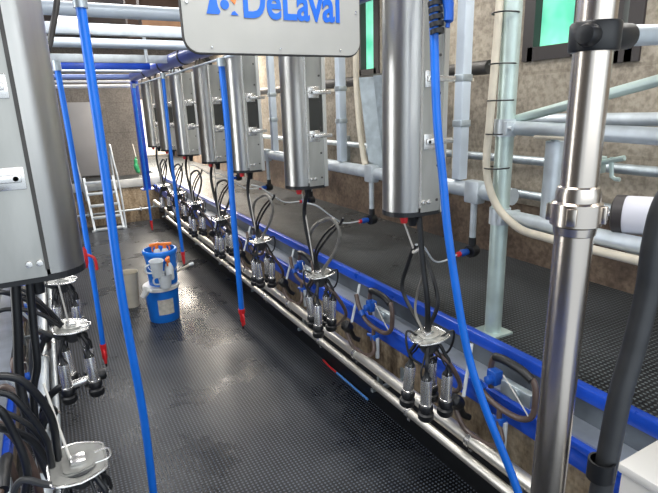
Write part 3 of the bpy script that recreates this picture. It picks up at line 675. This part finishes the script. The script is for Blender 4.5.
for sx in (-.28, .28): link('foot', box(sx - .035, sx + .035, -.04, .04, 0, .03), GALV_PALE, t)
t = thing('hanging_brush', 'small green brush hanging by a cord on the far wall', 'brush', (1.62, 11.3, 1.0))
link('cord', T([(.0, .25, .55), (0, .02, .30)], .008, 6, 1), CORD, t); link('brush_body', T([(0, 0, .30), (-.02, 0, .2), (-.02, 0, .08), (0, 0, .0), (.02, 0, -.05)], [.012, .035, .05, .045, .02], 10, 5), GREENP, t)

# ================================================================ BUCKETS AND JUGS
def bucket(lab, x, y, z, r0, r1, h, rim_m, label_patch, name='bucket'):
    t = thing(name, lab, 'bucket', (x, y, z))
    link('bucket_body', L([(0, 0), (r0, 0), (r0 + .004, .01), (r1, h), (r1 - .006, h), (r0 - .004, .02), (0, .02)], 36), BUCKET_BLUE, t)
    link('rim', L([(r1 - .002, h - .035), (r1 + .014, h - .035), (r1 + .014, h - .005), (r1 + .004, h + .006), (r1 - .008, h + .004), (r1 - .004, h - .02)], 36), rim_m, t)
    return t
b1 = bucket('lower blue bucket with white rim and white sticker on the mat', .86, 5.42, 0, .155, .178, .40, WHITE, True)
c = bmesh.new(); rr = .172; n = 8; A0, A1 = math.radians(-118), math.radians(-62)
for j in range(n):
    a, b_ = A0 + (A1 - A0) * j / n, A0 + (A1 - A0) * (j + 1) / n
    f = [c.verts.new((rr * math.cos(q_) * (1 + (zz - .2) * .10), rr * math.sin(q_) * (1 + (zz - .2) * .10), zz)) for q_, zz in ((a, .10), (b_, .10), (b_, .27), (a, .27))]
    c.faces.new(f)
bmesh.ops.remove_doubles(c, verts=c.verts, dist=.0005)
link('sticker', c, mat('sticker_paper', (.60, .57, .50), .6, 0, noise=.3, nscale=30), b1)
link('lid', L([(0, .402), (.165, .402), (.17, .408), (0, .408)], 30), WHITE, b1)
b2 = bucket('upper blue bucket standing on the lower one and holding bottles', .89, 5.42, .41, .145, .165, .375, BUCKET_BLUE, False)
link('handle', T([(.17, 0, .33), (.15, -.10, .22), (.08, -.175, .16), (0, -.19, .15), (-.08, -.175, .16), (-.15, -.10, .22), (-.17, 0, .33)], .004, 7, 6), STEEL_SHELL, b2)
def cup(lab, x, y, z, r0, r1, h, m, tilt=(0, 0), handle=True, cat='jug', name='measuring_jug'):
    t = thing(name, lab, cat, (x, y, z), (tilt[0], tilt[1], 0))
    link('jug_body', L([(0, 0), (r0, 0), (r1, h), (r1 + .006, h + .002), (r1 - .003, h - .004), (r0 - .003, .01), (0, .01)], 22), m, t)
    if handle: link('handle', T([(-r1, 0, h * .85), (-r1 - .04, 0, h * .7), (-r1 - .035, 0, h * .35), (-r0 - .0, 0, h * .25)], .009, 8, 5), m, t)
    return t
cup('cloudy white jug hung on the front of the upper bucket, upper one', .80, 5.18, .565, .050, .068, .17, OFFWHITE, (.12, 0))
cup('cloudy white jug hung on the front of the upper bucket, lower one', .87, 5.195, .43, .055, .072, .15, OFFWHITE, (.05, 0))
cup('beige pail leaning at the left of the two blue buckets', .60, 6.0, .0, .08, .105, .42, BEIGE, (0, .02), False, 'pail', 'pail')
cup('small white cup beside the white rim at the bucket left side', .64, 5.22, .36, .03, .038, .10, WHITE, (.3, .5), False, 'cup', 'plastic_cup')
def trigger_bottle(lab, x, y, z, k):
    t = thing('spray_bottle', lab, 'spray bottle', (x, y, z), (0, 0, k))
    link('bottle_body', L([(0, 0), (.042, 0), (.045, .02), (.045, .13), (.03, .17), (.015, .19), (0, .19)], 18), OFFWHITE, t)
    n_ = bmesh.new(); bx(n_, -.075, .04, -.016, .016, .215, .245, bev=.006); tube(n_, [(0, 0, .18), (0, 0, .23)], .019, 12, 1); tube(n_, [(-.03, 0, .22), (-.05, 0, .19), (-.045, 0, .16)], .008, 8, 4)
    link('spray_head', n_, ORANGE, t); return t
trigger_bottle('orange topped spray bottle at the back of the upper bucket', .87, 5.46, .60, .1)
trigger_bottle('orange topped spray bottle sticking out right in the upper bucket', .95, 5.45, .595, 2.9)
trigger_bottle('orange topped spray bottle at the front of the upper bucket', .925, 5.205, .50, 1.2)
t = thing('stick', 'white stick poking out on the right side of the blue buckets', 'stick', (1.05, 5.35, .5)); link('stick_body', T([(-.02, .02, .02), (.13, -.03, .09)], .013, 8, 1), BEIGE, t)
link('stick_tip', L([(0, -.02), (.017, -.02), (.017, .03), (0, .03)], 10, along((.13, -.03, .09), (1, -.1, .22))), OFFWHITE, t)

# ================================================================ PLATFORM RAILS ON THE RIGHT
def pipe_thing(name, lab, pts, r, m, cat='pipe', sub=1, ends=True, seg=16):
    P0 = Vector(pts[0]); t = thing(name, lab, cat, tuple(P0))
    link('pipe_body', T([Vector(p) - P0 for p in pts], r, seg, sub), m, t)
    return t
t = thing('gate_post', 'round pale green galvanised post standing on the platform edge', 'post', (2.16, 1.96, PZ))
link('post_body', T([(0, 0, 0), (0, 0, 2.4)], .048, 20, 1), GREEN_POST, t)
link('base_plate', box(-.08, .08, -.08, .08, 0, .012), GREEN_POST, t)
for zz in (.71, 1.19):
    b = bmesh.new(); lathe(b, [(.048, zz - .045), (.058, zz - .045), (.058, zz + .045), (.048, zz + .045)], 18)
    bx(b, -.075, .075, -.078, -.052, zz - .035, zz + .035, bev=.004)
    for xx in (-.06, .06): lathe(b, [(0, 0), (.012, 0), (.012, .05), (0, .05)], 8, along((xx, -.05, zz), (0, -1, 0)))
    link('pipe_clamp', b, GALV_PALE, t)
pipe_thing('gate_rail', 'upper pale pipe running right from the green post', [(2.16, 1.93, 2.06), (2.16, .3, 2.02)], .036, GALV_PALE, 'rail')
pipe_thing('gate_rail', 'lower pale pipe running right from the green post', [(2.16, 1.93, 1.585), (2.16, .3, 1.58)], .038, GALV_PALE, 'rail')
pipe_thing('brace_bar', 'pale green brace bar rising above the upper gate rail', [(2.2, 1.93, 2.10), (2.2, .5, 2.42)], .024, GREEN_POST, 'bar')
t = thing('gate_upright', 'short pale upright between the two gate rails', 'post', (2.19, 1.67, 1.58)); link('post_body', T([(0, 0, 0), (0, 0, .42)], .042, 16, 1), GALV_PALE, t)
link('latch_bolt', T([(-.05, .08, .44), (-.05, -.1, .44)], .010, 8, 1), CREAM, t); link('cap', L([(0, .42), (.02, .42), (.02, .47), (0, .47)], 12), GALV, t)
hose('cable_hose', 'cream hose tied along the green post and curving along the rail', [(2.10, 1.99, 3.2), (2.10, 1.99, 2.69), (2.085, 1.99, 2.3), (2.075, 1.99, 2.1), (2.07, 1.99, 1.84), (2.09, 1.93, 1.66), (2.10, 1.78, 1.555), (2.11, 1.61, 1.535), (2.115, 1.4, 1.53), (2.115, 1.0, 1.53)], .021, CREAM)
for zz in (2.62, 2.38, 2.2, 2.03, 1.85): tag(link('cable_tie', T([(2.12 + .075 * math.cos(a * PI / 8), 1.965 + .06 * math.sin(a * PI / 8), zz) for a in range(16)], .004, 6, 1, closed=True), RUBBER), 'black cable tie holding the cream hose to the green post, %s from the top' % ['first', 'second', 'third', 'fourth', 'lowest'][[2.62, 2.38, 2.2, 2.03, 1.85].index(zz)], 'cable tie', 'cable ties on the green post')
pipe_thing('breast_rail', 'long thick galvanised pipe along the platform behind the housings', [(2.30, 2.0, 1.665), (2.30, 12.5, 1.665)], .050, GALV_PALE, 'rail')
pipe_thing('wall_rail', 'upper thin galvanised rail along the right concrete wall', [(3.30, .3, 1.745), (3.30, 12, 1.72)], .034, GALV, 'rail')
pipe_thing('wall_rail', 'lower thin galvanised rail along the right concrete wall', [(3.30, .3, 1.46), (3.30, 12, 1.50)], .034, GALV, 'rail')
pipe_thing('wall_rail', 'thick galvanised rail near the window at the right edge', [(3.1, .3, 2.08), (3.1, 2.6, 2.06)], .040, GALV_PALE, 'rail')
pipe_thing('wall_beam', 'dark weathered pipe running along the wall below the windows', [(3.2, 3.1, 2.46), (3.2, 14, 2.46)], .055, DARKMETAL, 'beam')
for i, (a, b_) in enumerate(((2.95, 3.0), (5.0, 5.1), (7.0, 7.1))):
    t = thing('rail_strut', '%s slanted strut joining the two wall rails' % ORD[i], 'strut', (3.28, a, 1.48), group='struts between the wall rails'); link('strut_body', T([(0, .12, .0), (0, 0, .26)], .018, 8, 1), GALV_PALE, t)
for i in range(8):
    y = .9 + i * 1.6
    t = thing('rail_support', '%s wall bracket carrying the thin wall rails' % ORD[i], 'bracket', (3.33, y, 1.4), group='brackets carrying the wall rails')
    link('bracket_body', box(-.05, .12, -.02, .02, 0, .42, bev=.004), GALV, t)
for i, y in enumerate((2.44, 3.93, 5.45, 6.9)):
    t = thing('hanging_post', '%s square white blue post hanging down to the thick platform pipe' % ORD[i], 'post', (2.30, y, 1.72), group='hanging posts above the platform pipe')
    link('post_body', box(-.035, .035, -.035, .035, 0, 1.98, bev=.006), WHITE_PIPE, t)
    for zz in (.35, .62): link('band', box(-.04, .04, -.04, .04, zz - .02, zz + .02, bev=.003), GALV, t)
    link('thin_post', T([(.07, .12, .05), (.07, .12, 1.9)], .022, 10, 1), CREAM, t)
    link('arm', box(-.02, .09, .0, .13, .60, .62), CREAM, t)
# bent grey gate sheet behind the nearest housing
t = thing('bent_gate_sheet', 'wide bent grey metal sheet hanging left of the nearest right housing', 'gate', (2.40, 3.46, 1.66))
g = bmesh.new()
P = [(-.02, .20), (.06, .08), (.03, -.02), (-.05, -.06), (.0, -.22)]
lo = [g.verts.new((x, y - .05, .0)) for x, y in P]; hi = [g.verts.new((x, y + .10, .76)) for x, y in P]
for i in range(4): g.faces.new((lo[i], lo[i + 1], hi[i + 1], hi[i]))
bmesh.ops.solidify(g, geom=g.faces[:], thickness=.008)
link('sheet', g, GALV, t)
hose('cable_hose', 'cream hose hanging left of the bent grey sheet', [(2.38, 3.80, 3.0), (2.38, 3.80, 2.45), (2.38, 3.78, 2.2), (2.37, 3.73, 1.95), (2.36, 3.66, 1.75), (2.34, 3.60, 1.70)], .026, CREAM)
# white stub tubes with swivel valves on the platform pipe, one per stall
for i, y in enumerate((2.28, 3.43, 4.55, 5.65, 6.75)):
    t = thing('air_valve_drop', '%s white stub tube with black valve under the thick platform pipe' % ORD[i], 'valve', (2.28, y, 1.28), group='valve drops under the platform pipe')
    link('stub_tube', T([(0, 0, .08), (0, 0, .33)], .021, 12, 1), GALV_PALE, t)
    link('saddle', box(-.035, .035, -.06, .06, .31, .45, bev=.012), GALV_PALE, t)
    b = bmesh.new(); tube(b, [(0, 0, .09), (0, 0, -.0)], .025, 12, 1); lathe(b, [(0, -.03), (.04, -.03), (.045, 0), (.04, .03), (0, .03)], 14, along((0, 0, .0), (1, .2, 0)))
    link('valve_body', b, RUBBER, t); link('valve_knob', L([(0, 0), (.02, 0), (.024, .05), (.012, .07), (0, .07)], 12, along((-.04, 0, 0), (-1, -.1, 0))), VALVE_BLUE, t)
    link('red_ring', L([(0, 0), (.016, 0), (.016, .02), (0, .02)], 12, along((-.11, -.01, 0), (-1, -.1, 0))), RED, t)
    link('feed_line', T([(-.1, -.0, 0), (-.3, -.06, .02), (-.45, -.15, .10), (-.62, -.22, .22), (-.70, -.2, .25)] if i else [(-.1, -.0, 0), (-.25, -.02, -.02), (-.40, -.10, .03), (-.6, -.25, .18), (-.74, -.36, .24)], .006, 7, 6), OFFWHITE, t)
# control cylinder and wires at the right edge
t = thing('air_cylinder', 'short white cylinder with dark end ring at the right edge', 'cylinder', (2.2, 1.34, 1.69))
Mx = along((0, 0, 0), (.35, -1, .04))
link('cylinder_body', L([(0, .02), (.08, .02), (.085, .03), (.085, .42), (0, .42)], 24, Mx), mat('pale_lilac_plastic', (.66, .66, .72), .35), t)
link('end_ring', L([(0, 0), (.07, 0), (.088, .01), (.088, .05), (0, .05)], 24, Mx), FRAME, t)
link('piston_rod', T([(-.03, .09, -.0), (0, 0, 0)], .014, 8, 1), STEEL_SHELL, t)
link('strap', T([(-.06, .12, -.02), (-.03, .02, -.1), (.0, -.08, -.15), (.03, -.12, -.16), (.05, -.14, -.12), (.10, -.22, -.03)], .011, 7, 3), CREAM, t)
t = thing('latch_lever', 'green grey latch lever hanging by the wall rails at right', 'latch', (2.3, 1.6, 1.88))
link('lever', T([(0, .12, .0), (.0, -.05, .01), (.0, -.22, .05)], .013, 8, 2), GREEN_POST, t); link('hook', T([(0, -.16, .05), (0, -.17, -.04), (0, -.21, -.05)], .01, 8, 2), GREEN_POST, t); link('pivot', box(-.03, .03, -.12, -.06, -.03, .05, bev=.005), GREEN_POST, t)

# ================================================================ FOREGROUND RIGHT: steel riser, black hose, white box
t = thing('milk_riser', 'big upright stainless pipe with union nut in the right foreground', 'pipe', (1.155, .80, 0))
link('lower_pipe', L([(0, 0), (.047, 0), (.047, 1.90), (0, 1.90)], 36), STEEL_PIPE, t)
link('upper_pipe', L([(.0, 1.92), (.044, 1.92), (.044, 1.98), (.043, 2.9), (0, 2.9)], 36), STEEL_PIPE, t)
u = bmesh.new(); lathe(u, [(.044, 1.86), (.050, 1.865), (.053, 1.885), (.061, 1.89), (.061, 1.945), (.053, 1.95), (.053, 1.97), (.049, 1.985), (.042, 1.99)], 36)
for k in range(4):
    a = k * PI / 2 - 1.1; M = Matrix.Rotation(a, 4, 'Z'); bx(u, .055, .071, -.012, .012, 1.895, 1.94, bev=.004, M=M)
link('union_nut', u, STEEL_PIPE, t)
link('floor_flange', L([(.05, 0), (.08, 0), (.08, .012), (.05, .02)], 30), STEEL_PIPE, t)
t = thing('pipe_clamp_sleeve', 'black rubber sleeve clamp gripping the big foreground pipe near the top', 'clamp', (1.157, .80, 2.335))
link('sleeve', L([(.043, -.032), (.053, -.032), (.056, -.027), (.056, .027), (.053, .032), (.043, .032)], 28), RUBBER, t)
link('sleeve_arm', L([(0, .02), (.027, .02), (.030, .03), (.030, .125), (.027, .13), (0, .13)], 20, along((0, 0, 0), (1, .0, .05))), RUBBER, t)
link('ear', L([(0, -.0), (.022, -.0), (.026, .03), (.02, .045), (0, .05)], 16, along((-.035, -.02, 0), (-1, -.2, 0))), RUBBER, t)
t = thing('side_pipe', 'pale pipe running right out of the black clamp', 'pipe', (1.27, .80, 2.342)); link('pipe_body', T([(0, 0, 0), (.9, 0, .045)], .025, 16, 1), GALV_PALE, t)
t = thing('vacuum_hose', 'thick dark grey hose curving down the right foreground', 'hose', (1.33, .7, 1.9))
V0 = Vector((1.33, .7, 1.9))
link('hose_body', T([Vector(p) - V0 for p in ((1.85, .78, 2.00), (1.55, .72, 2.03), (1.38, .7, 1.95), (1.345, .7, 1.84), (1.345, .7, 1.70), (1.32, .7, 1.545), (1.285, .7, 1.40), (1.268, .7, 1.225), (1.255, .7, 1.09), (1.24, .7, .9), (1.22, .7, .5), (1.22, .72, .04))], .030, 20, 8), RUBBER_GREY, t)
link('hose_cuff', L([(.030, -.03), (.036, -.03), (.036, .03), (.030, .03)], 20, along((-.09, 0, -.72), (0, 0, 1))), RUBBER, t)
t = thing('control_box', 'white box with a sloped lid in the bottom right corner', 'box', (1.74, .70, .52))
c = bmesh.new(); bx(c, -.09, .16, -.16, .16, 0, .36, bev=.012); link('box_body', c, mat('white_box', (.70, .68, .64), .45), t)
c = bmesh.new(); bx(c, -.10, .16, -.17, .17, .36, .40, bev=.01)
link('lid', c, mat('white_lid', (.76, .74, .70), .4), t)

# ================================================================ LIGHT
w = bpy.data.worlds.new('world'); scn.world = w; w.use_nodes = True
bg = w.node_tree.nodes['Background']; bg.inputs['Color'].default_value = (.80, .90, 1, 1); bg.inputs['Strength'].default_value = 1.1
def area(name, loc, size, power, col, rot=(0, 0, 0)):
    d = bpy.data.lights.new(name, 'AREA'); d.shape = 'RECTANGLE'; d.size, d.size_y = size; d.energy = power; d.color = col
    o = bpy.data.objects.new(name, d); COL.objects.link(o); o.location = loc; o.rotation_euler = rot; return o
for i, y in enumerate((1.2, 4.0, 7.0, 10.0)):
    area('ceiling_fill', (.75, y, 3.6), (1.2, .9), 50, (1, .98, .95))  # added fill light under the ceiling, no fixture modelled
    area('ceiling_fill', (2.7, y, 3.6), (.4, 1.2), 34, (1, .97, .92))  # matching added fill over the right platform
area('ceiling_fill', (-1.4, 3.0, 3.6), (.5, 3), 60, (.95, .98, 1))  # unseen fill added above the left platform
area('platform_fill', (2.7, 9.8, 3.3), (1.2, 2.2), 190, (1, .88, .74))  # added warm fill to brighten the far end of the platform
area('left_fill', (-2.15, 3.2, 2.1), (8.0, 1.3), 190, (.95, .98, 1), (0, math.radians(-90), 0))  # unseen fill added for highlights on the housing noses; wall_left has no window
area('doorway_daylight', (2.6, 13.5, 2.9), (1.6, 2.5), 700, (1, .9, .76), (math.radians(-35), 0, 0))
area('entry_fill', (.8, Y0 - .6, 2.8), (4, 2), 40, (.92, .97, 1), (math.radians(68), 0, 0))  # unseen soft fill added behind the camera
scn.view_settings.view_transform = 'Standard'
scn.view_settings.look = 'None'
scn.view_settings.exposure = 0.0
